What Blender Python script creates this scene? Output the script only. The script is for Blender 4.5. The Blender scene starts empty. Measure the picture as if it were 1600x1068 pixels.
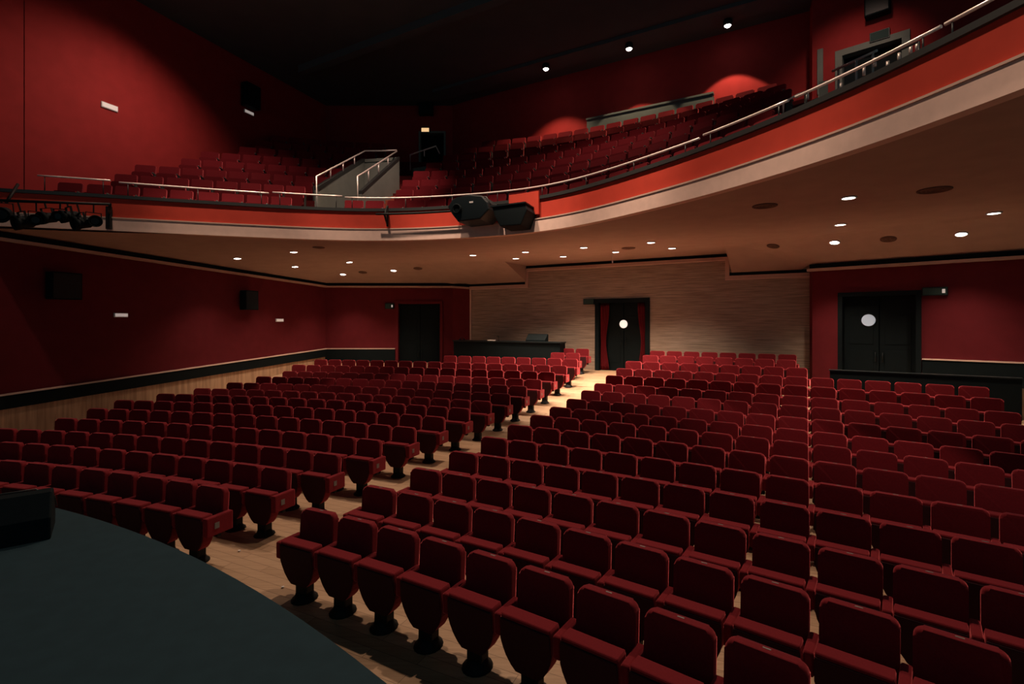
import bpy, bmesh, math, random
from mathutils import Vector, Matrix
random.seed(7)
PI = math.pi
S = bpy.context.scene
C = S.collection

# ------------------------------------------------------------------ camera
EYE = 2.87            # camera height over the flat front of the stalls floor
cd = bpy.data.cameras.new('camera'); cam = bpy.data.objects.new('camera', cd); C.objects.link(cam)
cam.location = (0, 0, EYE); cam.rotation_euler = (PI/2, 0, 0)
cd.sensor_width = 36; cd.lens = 18; cd.shift_y = -31/1600; cd.clip_end = 200
S.camera = cam
# ------------------------------------------------------------------ colour management, world
S.view_settings.view_transform = 'Standard'; S.view_settings.look = 'None'
S.view_settings.gamma = 1; S.view_settings.use_curve_mapping = False
S.view_settings.exposure = 0.18
w = bpy.data.worlds.new('world'); S.world = w; w.use_nodes = True
w.node_tree.nodes['Background'].inputs[0].default_value = (.30, .62, .72, 1)
w.node_tree.nodes['Background'].inputs[1].default_value = .12

HALL = math.radians(30)          # the hall axis, seen from the camera
EV = Vector((math.cos(HALL), -math.sin(HALL))); EU = Vector((math.sin(HALL), math.cos(HALL)))
def vu(v, u, z=0.): 
    p = EV*v + EU*u
    return Vector((p.x, p.y, z + EYE))
def at(px, py, Y):               # point on the sight line through (px, py) at distance Y
    return Vector(((px-800)/800*Y, Y, EYE - (py-503)/800*Y))

LIGHTCOL = (1., .73, .50)
def spot(name, loc, target, power, cone, blend=.5, size=.08, col=LIGHTCOL, wide=1.):
    l = bpy.data.lights.new(name, 'SPOT'); l.energy = power; l.spot_size = math.radians(cone); l.spot_blend = blend
    l.shadow_soft_size = size; l.color = col
    o = bpy.data.objects.new(name, l); C.objects.link(o); o.location = loc
    d = Vector(target) - Vector(loc); o.rotation_euler = d.to_track_quat('-Z', 'Y').to_euler(); o.scale = (wide, 1, 1)
    return o
# house lights on the auditorium ceiling, over the front of the stalls
CEIL = 9.3
# each: place on the ceiling (v, u), aim (v, u, height over the eye), power, cone
HOUSE = [(-12.5, 4.2, -14.6, 5.6, 2.7, 500, 18), (-11.0, 5.6, -12.6, 8.0, 2.7, 1450, 20), (-9.0, 6.8, -10.0, 10.1, 2.7, 1450, 20), (-6.6, 7.3, -7.0, 11.0, 2.7, 2300, 20),
         (-4.2, 6.9, -3.9, 10.5, 2.7, 2300, 20), (-2.4, 5.6, -1.3, 9.0, 2.7, 1450, 20), (-.9, 3.9, .6, 7.0, 2.7, 1150, 20), (.8, 1.9, 1.9, 5.2, 2.7, 620, 20)]
STALLS = [(-10.4, 9.3, -11.2, 6.2, -2.5, 1500, 80), (-5.6, 10.7, -5.6, 5.6, -2.5, 1900, 84), (-1.2, 8.9, .6, 5.2, -2.5, 1700, 84)]
for v, u, tv_, tu_, tz_, pw, cone in HOUSE: spot('parapet_lamp', vu(v, u, CEIL-.36), vu(tv_, tu_, tz_), pw, cone, 1., .12, (1., .70, .52), 2.6)
for v, u, tv_, tu_, tz_, pw, cone in STALLS: spot('stalls_lamp', vu(v, u, CEIL-.35), vu(tv_, tu_, tz_), pw, cone, 1., .15, (1., .70, .50))
# lamp over upper left wall; unseen fills added for gangway, balcony seats, right wall
WASH_AND_FILL = [((-7.7, 13.5, CEIL+EYE-.4), (-10.3, 13.4, 5.5), 620, 118, 1.), (vu(-8.6, 9.8, CEIL-.4), vu(-11.6, 12.0, 3.6), 1000, 46, 1.), (vu(-4.6, 12.6, CEIL-.4), vu(-5.0, 13.2, 4.2), 480, 92, 1.), (vu(.9, 13.6, CEIL-.4), vu(1.0, 16.6, 6.6), 190, 66, 1.)]
for loc, tg, pw, cone, bl in WASH_AND_FILL:
    spot('wash_and_fill_light', loc, tg, pw, cone, bl, .15, (1., .66, .52))

# ------------------------------------------------------------------ materials
def mat(name, col, rough=.8, metal=0., spec=.3, noise=0., scale=20., bump=0., emis=None, sheen=0., col2=None):
    m = bpy.data.materials.new(name); m.use_nodes = True; nt = m.node_tree; b = nt.nodes['Principled BSDF']
    b.inputs['Base Color'].default_value = (*col, 1); b.inputs['Roughness'].default_value = rough
    b.inputs['Metallic'].default_value = metal; b.inputs['Specular IOR Level'].default_value = spec
    if sheen: 
        b.inputs['Sheen Weight'].default_value = sheen; b.inputs['Sheen Tint'].default_value = (1, .18, .20, 1); b.inputs['Sheen Roughness'].default_value = .4
    if emis:
        b.inputs['Emission Color'].default_value = (*emis[0], 1); b.inputs['Emission Strength'].default_value = emis[1]
    if noise or bump:
        tc = nt.nodes.new('ShaderNodeTexCoord'); n = nt.nodes.new('ShaderNodeTexNoise')
        n.inputs['Scale'].default_value = scale; n.inputs['Detail'].default_value = 4
        nt.links.new(tc.outputs['Object'], n.inputs['Vector'])
        if noise:
            r = nt.nodes.new('ShaderNodeValToRGB')
            c2 = col2 or tuple(c*(1-noise) for c in col)
            r.color_ramp.elements[0].position = .35; r.color_ramp.elements[1].position = .65
            r.color_ramp.elements[0].color = (*c2, 1); r.color_ramp.elements[1].color = (*col, 1)
            nt.links.new(n.outputs['Fac'], r.inputs['Fac']); nt.links.new(r.outputs['Color'], b.inputs['Base Color'])
        if bump:
            bp = nt.nodes.new('ShaderNodeBump'); bp.inputs['Strength'].default_value = .5; bp.inputs['Distance'].default_value = bump*.12/scale
            nt.links.new(n.outputs['Fac'], bp.inputs['Height']); nt.links.new(bp.outputs['Normal'], b.inputs['Normal'])
    return m
M = {}
M['velvet'] = mat('red_velvet', (.17, .012, .018), .85, 0, .08, .15, 60, .05, sheen=1.)
M['shell'] = mat('dark_seat_shell', (.045, .013, .016), .85, 0, .1, .1, 30)
M['iron'] = mat('black_iron', (.008, .010, .011), .6, 0, .2)
M['plate'] = mat('seat_number_plate', (.20, .18, .17), .5, 0, .4)
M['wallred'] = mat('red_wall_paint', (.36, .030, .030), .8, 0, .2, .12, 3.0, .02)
M['wallred_shaded'] = mat('red_wall_paint_shaded', (.135, .014, .020), .85, 0, .15, .12, 3.0, .02)  # the upper wall red, darkened to hold the shade under the balcony
M['frontred'] = mat('orange_red_paint', (.50, .050, .028), .75, 0, .25, .08, 4.0, .02)
M['cream'] = mat('cream_plaster', (.76, .56, .475), .8, 0, .2, .08, 6.0, .02)
M['soffit'] = mat('tan_plaster', (.43, .31, .26), .85, 0, .2, .08, 2.5, .02)
M['cornice'] = mat('pale_brown_cornice_paint', (.55, .39, .32), .8, 0, .2, .05, 6.)
M['ceiling'] = mat('dark_grey_ceiling_paint', (.085, .12, .13), .9, 0, .2, .1, 1.5)
M['black'] = mat('black_paint', (.005, .010, .012), .7, 0, .12, .1, 5.)
M['blackgloss'] = mat('black_gloss_paint', (.008, .013, .015), .4, 0, .3)
M['speaker'] = mat('black_speaker_cloth', (.006, .012, .015), .8, 0, .1, .2, 40)
M['capmat'] = mat('dark_rail_cap_paint', (.030, .034, .034), .4, 0, .4)
M['steel'] = mat('pale_steel_rail', (.90, .80, .75), .35, .35, .5)
M['greywall'] = mat('grey_green_wall_paint', (.20, .225, .20), .85, 0, .2, .1, 3.)
M['teal'] = mat('grey_teal_booth_paint', (.13, .18, .17), .85, 0, .2, .1, 3.)
M['carpet'] = mat('dark_red_carpet', (.10, .012, .014), .95, 0, .1, .2, 20)
M['tread'] = mat('red_stair_tread', (.42, .10, .06), .8, 0, .2, .2, 20)
M['stage'] = mat('stage_floor_grey', (.022, .050, .066), .9, 0, .15, .12, 8.)
M['white'] = mat('white_plastic', (.75, .72, .70), .5, 0, .3)
M['lamp'] = mat('lit_lamp_diffuser', (1, 1, 1), .5, emis=((1., .93, .82), 14))
M['lamplow'] = mat('faintly_lit_emergency_lens', (.8, .78, .74), .5, emis=((1., .85, .78), .25))
M['porthole'] = mat('lit_porthole_glass', (.9, .85, .8), .4, emis=((1., .86, .74), .85))
M['porthole2'] = mat('grey_porthole_glass', (.6, .65, .7), .4, emis=((.62, .74, .85), .28))
M['sign'] = mat('unlit_exit_sign', (.03, .06, .055), .6, 0, .1)
M['signlit'] = mat('faint_exit_sign_glow', (.8, .5, .2), .4, emis=((1., .62, .3), .8))
M['curtain'] = mat('red_curtain_cloth', (.15, .012, .018), .9, 0, .1, .1, 30)
M['paper'] = mat('white_paper', (.85, .80, .76), .8)
M['blade'] = mat('grille_brown', (.13, .075, .055), .7)

def mapped(nt, kind, rotz=0., scale=(1,1,1)):
    tc = nt.nodes.new('ShaderNodeTexCoord'); mp = nt.nodes.new('ShaderNodeMapping')
    mp.inputs['Rotation'].default_value = (0, 0, rotz); mp.inputs['Scale'].default_value = scale
    nt.links.new(tc.outputs['Object'], mp.inputs['Vector'])
    n = nt.nodes.new(kind); nt.links.new(mp.outputs['Vector'], n.inputs['Vector'])
    return n
# oak boards for the stalls floor
m = bpy.data.materials.new('oak_floor_boards'); m.use_nodes = True; nt = m.node_tree; b = nt.nodes['Principled BSDF']
br = mapped(nt, 'ShaderNodeTexBrick', math.radians(26))
br.inputs['Scale'].default_value = 1; br.inputs['Brick Width'].default_value = 1.3; br.inputs['Row Height'].default_value = .13
br.inputs['Mortar Size'].default_value = .003; br.offset = .37
br.inputs['Color1'].default_value = (.56, .385, .25, 1); br.inputs['Color2'].default_value = (.44, .29, .18, 1); br.inputs['Mortar'].default_value = (.22, .14, .09, 1)
gr = mapped(nt, 'ShaderNodeTexNoise', math.radians(26), (1.2, 22, 1)); gr.inputs['Scale'].default_value = 1.6; gr.inputs['Detail'].default_value = 5
mx = nt.nodes.new('ShaderNodeMix'); mx.data_type = 'RGBA'; mx.blend_type = 'MULTIPLY'; mx.inputs[0].default_value = .55
rp = nt.nodes.new('ShaderNodeValToRGB'); rp.color_ramp.elements[0].position = .3; rp.color_ramp.elements[1].position = .7
rp.color_ramp.elements[0].color = (.55, .5, .45, 1); rp.color_ramp.elements[1].color = (1, 1, 1, 1)
nt.links.new(gr.outputs['Fac'], rp.inputs['Fac']); nt.links.new(br.outputs['Color'], mx.inputs[6]); nt.links.new(rp.outputs['Color'], mx.inputs[7])
nt.links.new(mx.outputs[2], b.inputs['Base Color']); b.inputs['Roughness'].default_value = .5; b.inputs['Specular IOR Level'].default_value = .35
M['oak'] = m
# wainscot: vertical pale boards (object space: x along the wall)
m = bpy.data.materials.new('pale_wood_wainscot'); m.use_nodes = True; nt = m.node_tree; b = nt.nodes['Principled BSDF']
wv = mapped(nt, 'ShaderNodeTexNoise', 0, (9, 9, .5)); wv.inputs['Scale'].default_value = 1.5; wv.inputs['Detail'].default_value = 3
rp = nt.nodes.new('ShaderNodeValToRGB'); rp.color_ramp.elements[0].position = .35; rp.color_ramp.elements[1].position = .65
rp.color_ramp.elements[0].color = (.36, .22, .13, 1); rp.color_ramp.elements[1].color = (.56, .37, .23, 1)
nt.links.new(wv.outputs['Fac'], rp.inputs['Fac']); nt.links.new(rp.outputs['Color'], b.inputs['Base Color']); b.inputs['Roughness'].default_value = .6
M['wainscot'] = m
# layered stone-like covering of the centre back wall: thin horizontal bands
m = bpy.data.materials.new('banded_stone_wall_covering'); m.use_nodes = True; nt = m.node_tree; b = nt.nodes['Principled BSDF']
wv = mapped(nt, 'ShaderNodeTexNoise', 0, (.8, .8, 22)); wv.inputs['Scale'].default_value = 1.3; wv.inputs['Detail'].default_value = 6; wv.inputs['Roughness'].default_value = .65
rp = nt.nodes.new('ShaderNodeValToRGB'); rp.color_ramp.elements[0].position = .36; rp.color_ramp.elements[1].position = .62
rp.color_ramp.elements[0].color = (.22, .168, .128, 1); rp.color_ramp.elements[1].color = (.43, .335, .26, 1)
nt.links.new(wv.outputs['Fac'], rp.inputs['Fac']); nt.links.new(rp.outputs['Color'], b.inputs['Base Color']); b.inputs['Roughness'].default_value = .85
bp = nt.nodes.new('ShaderNodeBump'); bp.inputs['Strength'].default_value = .3; bp.inputs['Distance'].default_value = .01; nt.links.new(wv.outputs['Fac'], bp.inputs['Height']); nt.links.new(bp.outputs['Normal'], b.inputs['Normal'])
M['stone'] = m

# ------------------------------------------------------------------ object helpers
def build(name, bm, mats, parent=None, smooth=False, loc=None, rotz=0.):
    me = bpy.data.meshes.new(name); bmesh.ops.recalc_face_normals(bm, faces=bm.faces); bm.to_mesh(me); bm.free()
    for k in (mats if isinstance(mats, (list, tuple)) else [mats]): me.materials.append(M[k] if isinstance(k, str) else k)
    if smooth:
        for p in me.polygons: p.use_smooth = smooth is True or p.area < smooth
    o = bpy.data.objects.new(name, me); C.objects.link(o)
    if parent: o.parent = parent
    if loc is not None: o.location = loc
    if rotz: o.rotation_euler.z = rotz
    return o
def tag(o, label, cat, group=None, kind=None):
    o['label'] = label; o['category'] = cat
    if group: o['group'] = group
    if kind: o['kind'] = kind
    return o
def empty(name, loc=(0,0,0), rotz=0.):
    o = bpy.data.objects.new(name, None); C.objects.link(o); o.location = loc; o.rotation_euler.z = rotz; o.empty_display_size = .1
    return o
def struct(o): o['kind'] = 'structure'; return o
def addbox(bm, x0, x1, y0, y1, z0, z1, mi=0, mtx=None, bev=0.):
    vs = [bm.verts.new(p) for p in ((x0,y0,z0),(x1,y0,z0),(x1,y1,z0),(x0,y1,z0),(x0,y0,z1),(x1,y0,z1),(x1,y1,z1),(x0,y1,z1))]
    fs = [bm.faces.new([vs[i] for i in q]) for q in ((0,3,2,1),(4,5,6,7),(0,1,5,4),(1,2,6,5),(2,3,7,6),(3,0,4,7))]
    for f in fs: f.material_index = mi
    if bev:
        es = list({e for f in fs for e in f.edges})
        r = bmesh.ops.bevel(bm, geom=es, offset=bev, segments=2, affect='EDGES', profile=.5)
        vs = list({v for f in bm.faces if f.is_valid for v in f.verts if v in r['verts']} | {v for v in vs if v.is_valid})
        for f in r['faces']: f.material_index = mi
    if mtx is not None: bmesh.ops.transform(bm, matrix=mtx, verts=[v for v in vs if v.is_valid])
def boxbm(*a, **k):
    bm = bmesh.new(); addbox(bm, *a, **k); return bm
def prism(pts, axis, a, b, bev=0., seg=2, mats=None):
    """pts: outline; axis 'y': pts are (x,z) extruded y a..b; 'x': pts are (y,z); 'z': (x,y)"""
    bm = bmesh.new()
    def P(p, t): return (p[0], t, p[1]) if axis == 'y' else ((t, p[0], p[1]) if axis == 'x' else (p[0], p[1], t))
    A = [bm.verts.new(P(p, a)) for p in pts]; B = [bm.verts.new(P(p, b)) for p in pts]
    n = len(pts); fa = bm.faces.new(A); fb = bm.faces.new(B[::-1])
    for i in range(n): bm.faces.new([A[i], B[i], B[(i+1) % n], A[(i+1) % n]])
    if bev:
        es = list(fa.edges) + list(fb.edges)
        bmesh.ops.bevel(bm, geom=es, offset=bev, segments=seg, affect='EDGES', profile=.5)
    return bm
def tube_into(bm, pts, r, n=8, mi=0):
    pts = [Vector(p) for p in pts]; rings = []
    up0 = Vector((0, 0, 1))
    for i, p in enumerate(pts):
        d = (pts[min(i+1, len(pts)-1)] - pts[max(i-1, 0)]).normalized()
        up = up0 if abs(d.z) < .95 else Vector((1, 0, 0))
        a = d.cross(up).normalized(); b = d.cross(a).normalized()
        rings.append([bm.verts.new(p + (a*math.cos(2*PI*k/n) + b*math.sin(2*PI*k/n))*r) for k in range(n)])
    for i in range(len(rings)-1):
        for k in range(n):
            f = bm.faces.new([rings[i][k], rings[i][(k+1) % n], rings[i+1][(k+1) % n], rings[i+1][k]]); f.smooth = True; f.material_index = mi
    for rr in (rings[0], rings[-1]):
        f = bm.faces.new(rr); f.material_index = mi
def lathe_into(bm, prof, n=16, mtx=None, mi=0):
    rings = []; allv = []
    for r, z in prof:
        ring = [bm.verts.new((r*math.cos(2*PI*k/n), r*math.sin(2*PI*k/n), z)) for k in range(n)]
        rings.append(ring); allv += ring
    for i in range(len(rings)-1):
        for k in range(n):
            f = bm.faces.new([rings[i][k], rings[i][(k+1) % n], rings[i+1][(k+1) % n], rings[i+1][k]]); f.smooth = True; f.material_index = mi
    for rr in (rings[0], rings[-1]):
        f = bm.faces.new(rr); f.material_index = mi
    if mtx is not None: bmesh.ops.transform(bm, matrix=mtx, verts=allv)
# ------------------------------------------------------------------ plan of the hall
def lerp(a, b, t): return a + (b-a)*t
def interp(x, xs, ys):
    if x <= xs[0]: return ys[0] + (x-xs[0])*(ys[1]-ys[0])/(xs[1]-xs[0])
    if x >= xs[-1]: return ys[-1] + (x-xs[-1])*(ys[-1]-ys[-2])/(xs[-1]-xs[-2])
    for i in range(len(xs)-1):
        if x <= xs[i+1]: return lerp(ys[i], ys[i+1], (x-xs[i])/(xs[i+1]-xs[i]))
def tovu(x, y): return (x*EV.x + y*EV.y, x*EU.x + y*EU.y)
WL0, WL1 = Vector((-14.88, 4.8)), Vector((-8, 22))       # left wall
WB1, WC0 = Vector((-2.56, 22)), Vector((-1.74, 21.44))   # back wall, left part and its splay
WC1, WR0 = Vector((8.9, 15.31)), Vector((8.62, 14.7))    # centre part, then the right part steps forward
WR1 = Vector((13.6, 10.1)); WR2 = Vector((16.5, 3.0))
# stalls seating rows lie on arcs round one point
CX, CY = -13.425, -17.812
SP = .542
def row_start(n, left):
    if left: p = Vector((-1.973, 9.471)); a = math.radians(28.85)
    else: p = Vector((-.284, 8.61)); a = math.radians(29.84)
    return p + Vector((math.sin(a), math.cos(a)))*(.89*(n-5))
RR = [None] + [(row_start(n, False) - Vector((CX, CY))).length for n in range(1, 17)]
FZ = [0, 0, 0, .04, .09, .14, .18, .21, .27, .36, .44, .57, .69, .84, .98, 1.08]
def floor_z(r):
    if r <= RR[3]: return 0.
    if r >= RR[16]: return min(1.12, interp(r, [RR[16], RR[16]+.3], [1.08, 1.12]))
    return interp(r, RR[1:], FZ)
def floor_at(x, y): return floor_z(math.hypot(x-CX, y-CY))

# ------------------------------------------------------------------ stalls floor
bm = bmesh.new(); rings = []
radii = [14, 18, 22, 24] + [r for r in RR[1:]] + [RR[16]+.3, RR[16]+2, RR[16]+6, RR[16]+9]
for r in radii:
    rings.append([bm.verts.new((CX + r*math.sin(ph), CY + r*math.cos(ph), floor_z(r))) for ph in [math.radians(-14 + 74*k/60) for k in range(61)]])
for i in range(len(rings)-1):
    for k in range(60): bm.faces.new([rings[i][k], rings[i][k+1], rings[i+1][k+1], rings[i+1][k]])
struct(build('floor', bm, 'oak', smooth=True))

# ------------------------------------------------------------------ walls of the stalls and of the balcony level
SOF = 2.2 + EYE; TOP = CEIL + EYE + .3
def P2(p): return (p.x, p.y)
def dirn(a, b): return (b-a).normalized()
def wall_with_holes(name, a, b, z0, z1, holes, m, thick=.25, away=1):
    """wall slab in its own frame (x along the wall, y outwards) with rectangular openings (x0,x1,z0,z1)"""
    d = dirn(a, b); L = (b-a).length; ang = math.atan2(d.y, d.x)
    xs = sorted({0., L} | {h[0] for h in holes} | {h[1] for h in holes}); zs = sorted({z0, z1} | {h[2] for h in holes} | {h[3] for h in holes})
    bm = bmesh.new()
    for i in range(len(xs)-1):
        for k in range(len(zs)-1):
            cx, cz = (xs[i]+xs[i+1])/2, (zs[k]+zs[k+1])/2
            if any(h[0] < cx < h[1] and h[2] < cz < h[3] for h in holes): continue
            addbox(bm, xs[i], xs[i+1], 0, thick*away, zs[k], zs[k+1])
    bmesh.ops.remove_doubles(bm, verts=bm.verts, dist=1e-4)
    o = build(name, bm, m, loc=(a.x, a.y, 0), rotz=ang)
    struct(o); return o
def along(a, b, t):          # distance along wall a-b where the sight ratio X/Y equals t
    d = dirn(a, b); return (t*a.y - a.x)/(d.x - t*d.y)
def px_along(a, b, px): return along(a, b, (px-800)/800)
def z_at(a, b, px, py):
    d = dirn(a, b); q = a + d*px_along(a, b, px); return EYE - (py-503)/800*q.y
ZF = 1.12
SPLIT = 5.0                       # behind the balcony floor the stalls walls end and the upper walls begin
# openings
lb0, lb1 = px_along(WL1, WB1, 622), px_along(WL1, WB1, 688)
ltop = z_at(WL1, WB1, 655, 474)
cb0, cb1 = px_along(WC0, WC1, 936), px_along(WC0, WC1, 1009)
ctop = z_at(WC0, WC1, 970, 472)
rb0, rb1 = px_along(WR0, WR1, 1316), px_along(WR0, WR1, 1432)
rtop = z_at(WR0, WR1, 1374, 461)
wall_with_holes('wall_left', WL0, WL1, -.05, SPLIT, [], 'wallred_shaded')
wall_with_holes('wall_back_left', WL1, WB1, .3, SPLIT, [(lb0, lb1, .3, ltop)], 'wallred_shaded')
wall_with_holes('wall_back_splay', WB1, WC0, .3, SPLIT, [], 'wallred_shaded')
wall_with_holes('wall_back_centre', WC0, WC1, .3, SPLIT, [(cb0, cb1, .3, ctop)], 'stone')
wall_with_holes('wall_back_step', WC1, WR0, .3, SPLIT, [], 'wallred_shaded')
wall_with_holes('wall_back_right', WR0, WR1, .3, SPLIT, [(rb0, rb1, .3, rtop)], 'wallred_shaded')
wall_with_holes('wall_right', WR1, WR2, -.05, SPLIT, [], 'wallred_shaded')
# upper walls
ud0, ud1 = px_along(WL1, WB1, 657), px_along(WL1, WB1, 694); udt = z_at(WL1, WB1, 676, 208)
ur0, ur1 = px_along(WR0, WR1, 1316), px_along(WR0, WR1, 1410); urt = z_at(WR0, WR1, 1345, 79)
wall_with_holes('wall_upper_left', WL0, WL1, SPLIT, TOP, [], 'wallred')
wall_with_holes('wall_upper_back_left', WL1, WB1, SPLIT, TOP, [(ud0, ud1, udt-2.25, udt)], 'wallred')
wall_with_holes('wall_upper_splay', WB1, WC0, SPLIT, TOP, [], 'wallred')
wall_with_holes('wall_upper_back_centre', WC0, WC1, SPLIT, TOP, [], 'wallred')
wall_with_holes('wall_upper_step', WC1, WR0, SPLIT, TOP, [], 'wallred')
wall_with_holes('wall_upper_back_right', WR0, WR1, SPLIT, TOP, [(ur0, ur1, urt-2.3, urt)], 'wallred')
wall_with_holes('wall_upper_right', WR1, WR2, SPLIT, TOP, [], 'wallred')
# shallow projecting panel on the upper left wall (its edges show as faint upright lines)
a, b = WL0, WL1
x0, x1 = px_along(a, b, 38), px_along(a, b, 222)
d = dirn(a, b)
struct(build('trim_1', boxbm(x0, x1, -.018, -.002, 5.2, TOP-.4), 'wallred', loc=(a.x, a.y, 0), rotz=math.atan2(d.y, d.x)))

# ------------------------------------------------------------------ balcony underside, front and ceiling
ZB = 2.2
PV = [-9.4, -8.3, -7.24, -6.61, -6.08, -4.816, -3.715, -2.41, -.93, -.007, .41, .80, 1.5, 2.4]
PU = [0.0, .95, 1.95, 2.60, 3.20, 4.436, 4.907, 5.01, 4.376, 3.76, 3.40, 2.986, 2.15, 1.0]
def catmull(x, xs, ys):
    if x <= xs[0] or x >= xs[-1]: return interp(x, xs, ys)
    i = max(k for k in range(len(xs)-1) if xs[k] <= x)
    def sl(k):
        if k == 0: return (ys[1]-ys[0])/(xs[1]-xs[0])
        if k == len(xs)-1: return (ys[-1]-ys[-2])/(xs[-1]-xs[-2])
        return (ys[k+1]-ys[k-1])/(xs[k+1]-xs[k-1])
    h = xs[i+1]-xs[i]; t = (x-xs[i])/h
    return (2*t**3-3*t**2+1)*ys[i] + (t**3-2*t**2+t)*h*sl(i) + (-2*t**3+3*t**2)*ys[i+1] + (t**3-t**2)*h*sl(i+1)
def u_par(v):
    s = 0
    for dx in (-.5, -.25, 0, .25, .5): s += catmull(v/ZB + dx*.6, PV, PU)
    return s/5*ZB + .03
vL1, uL1 = tovu(*WL1); vL0, uL0 = tovu(*WL0)
def u_left(v): return uL1 + (v-vL1)*(uL0-uL1)/(vL0-vL1)
PERV = [tovu(*p)[0] for p in (WL1, WB1, WC0, WC1)] + [tovu(*WR0)[0]+.01, tovu(*WR1)[0]]
PERU = [tovu(*p)[1] for p in (WL1, WB1, WC0, WC1)] + [tovu(*WR0)[1], tovu(*WR1)[1]]
def u_wall(v): return interp(v, PERV, PERU)
def distseg(p, a, b):
    d = b-a; t = max(0, min(1, (p-a).dot(d)/d.length_squared)); return (p-(a+d*t)).length
RV0, RV1 = -9.55, -2.1          # raised bay in the underside before the centre door
def sof_z(v, u):
    p = EV*v + EU*u
    best = 2.2
    for a, b, wd, low in ((WL0, WL1, 3.4, None), (WL1, WB1, 3.0, 1.66), (WB1, WC0, 3.0, 1.62), (WC0, WC1, 1.65, 1.56), (WR0, WR1, 1.9, 1.64)):
        dd = distseg(p, a, b)
        if low is None:
            d = dirn(a, b); s = (p-a).dot(d)/(b-a).length; low = lerp(2.13, 1.66, max(0, min(1, (s-.42)/.58)))
        k = max(0, 1-dd/wd); best = min(best, 2.2-(2.2-low)*k)
    if RV0 < v < RV1 and u > 15.6 : return 2.2
    return best
vs = sorted({round(-17.9+.3*i, 3) for i in range(84)} | {RV0-.003, RV0+.003, RV1-.003, RV1+.003})
vs = [v for v in vs if v <= 6.5]
bm = bmesh.new(); NN = 44; cols = []
for v in vs:
    lo = max(u_par(v), u_left(v)) if v < -14 else u_par(v)
    hi = u_wall(v)
    lo = min(lo, hi-.05)
    col = []
    for k in range(NN+1):
        # cells get finer towards the wall
        t = k/NN; t = 1-(1-t)**1.35
        u = lerp(lo, hi, t); z = sof_z(v, u)
        col.append((v, u, z))
    cols.append([bm.verts.new(vu(*c)) for c in col])
for i in range(len(cols)-1):
    for k in range(NN): bm.faces.new([cols[i][k], cols[i][k+1], cols[i+1][k+1], cols[i+1][k]])
sofo = struct(build('balcony_soffit', bm, 'soffit')); sofo.name = 'ceiling_under_balcony'

def front_pts(v0, v1, step=.2, off=0.):
    n = max(2, int(abs(v1-v0)/step)); out = []
    for i in range(n+1):
        v = lerp(v0, v1, i/n); e = .02
        t = Vector((2*e, u_par(v+e)-u_par(v-e))).normalized(); nn = Vector((-t.y, t.x))   # away from the stage
        out.append((v+nn.x*off, u_par(v)+nn.y*off))
    return out
def front_band(name, v0, v1, off0, off1, z0, z1, m, step=.2):
    A = front_pts(v0, v1, step, off0); B = front_pts(v0, v1, step, off1)
    bm = bmesh.new(); R = []
    for a, b in zip(A, B):
        R.append([bm.verts.new(vu(a[0], a[1], z0)), bm.verts.new(vu(a[0], a[1], z1)), bm.verts.new(vu(b[0], b[1], z1)), bm.verts.new(vu(b[0], b[1], z0))])
    for i in range(len(R)-1):
        for k in range(4): bm.faces.new([R[i][k], R[i][(k+1) % 4], R[i+1][(k+1) % 4], R[i+1][k]])
    bm.faces.new(R[0]); bm.faces.new(R[-1][::-1])
    return build(name, bm, m)
FV0, FV1 = -16.15, 3.6
struct(front_band('trim_2', FV0, FV1, -.03, .14, ZB-.01, 2.485, 'cream'))            # cream fascia
struct(front_band('trim_3', FV0, FV1, -.05, .14, 2.487, 2.515, 'cornice'))           # thin bead over the fascia
struct(front_band('wall_balcony_front', FV0, FV1, 0., .14, 2.517, 2.97, 'frontred'))
struct(front_band('trim_4', FV0, FV1, -.05, .19, 2.972, 3.05, 'capmat'))             # dark cap
# ceiling
bm = bmesh.new()
ring = [WL0, WL1, WB1, WC0, WC1, WR0, WR1, WR2, Vector((12, -4)), Vector((-16, -4))]
f = bm.faces.new([bm.verts.new((p.x, p.y, CEIL+EYE)) for p in ring])
r = bmesh.ops.extrude_face_region(bm, geom=[f]); bmesh.ops.translate(bm, vec=(0, 0, .3), verts=[g for g in r['geom'] if isinstance(g, bmesh.types.BMVert)])
struct(build('ceiling', bm, 'ceiling'))
# lighting pelmet along the back of the ceiling, with ribs
def vubox(name, v0, v1, u0, u1, z0, z1, m, bev=0., parent=None):
    o = build(name, boxbm(v0-(v0+v1)/2, v1-(v0+v1)/2, u0-(u0+u1)/2, u1-(u0+u1)/2, z0+EYE, z1+EYE, bev=bev), m, parent)
    p = vu((v0+v1)/2, (u0+u1)/2); o.location = (p.x, p.y, 0); o.rotation_euler.z = -HALL
    return o
struct(vubox('trim_5', -13.0, -.05, 16.15, 16.95, CEIL-.12, CEIL-.001, 'ceiling'))
struct(vubox('trim_6', -16.0, 2.0, 12.2, 12.5, CEIL-.25, CEIL-.001, 'ceiling'))

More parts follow.
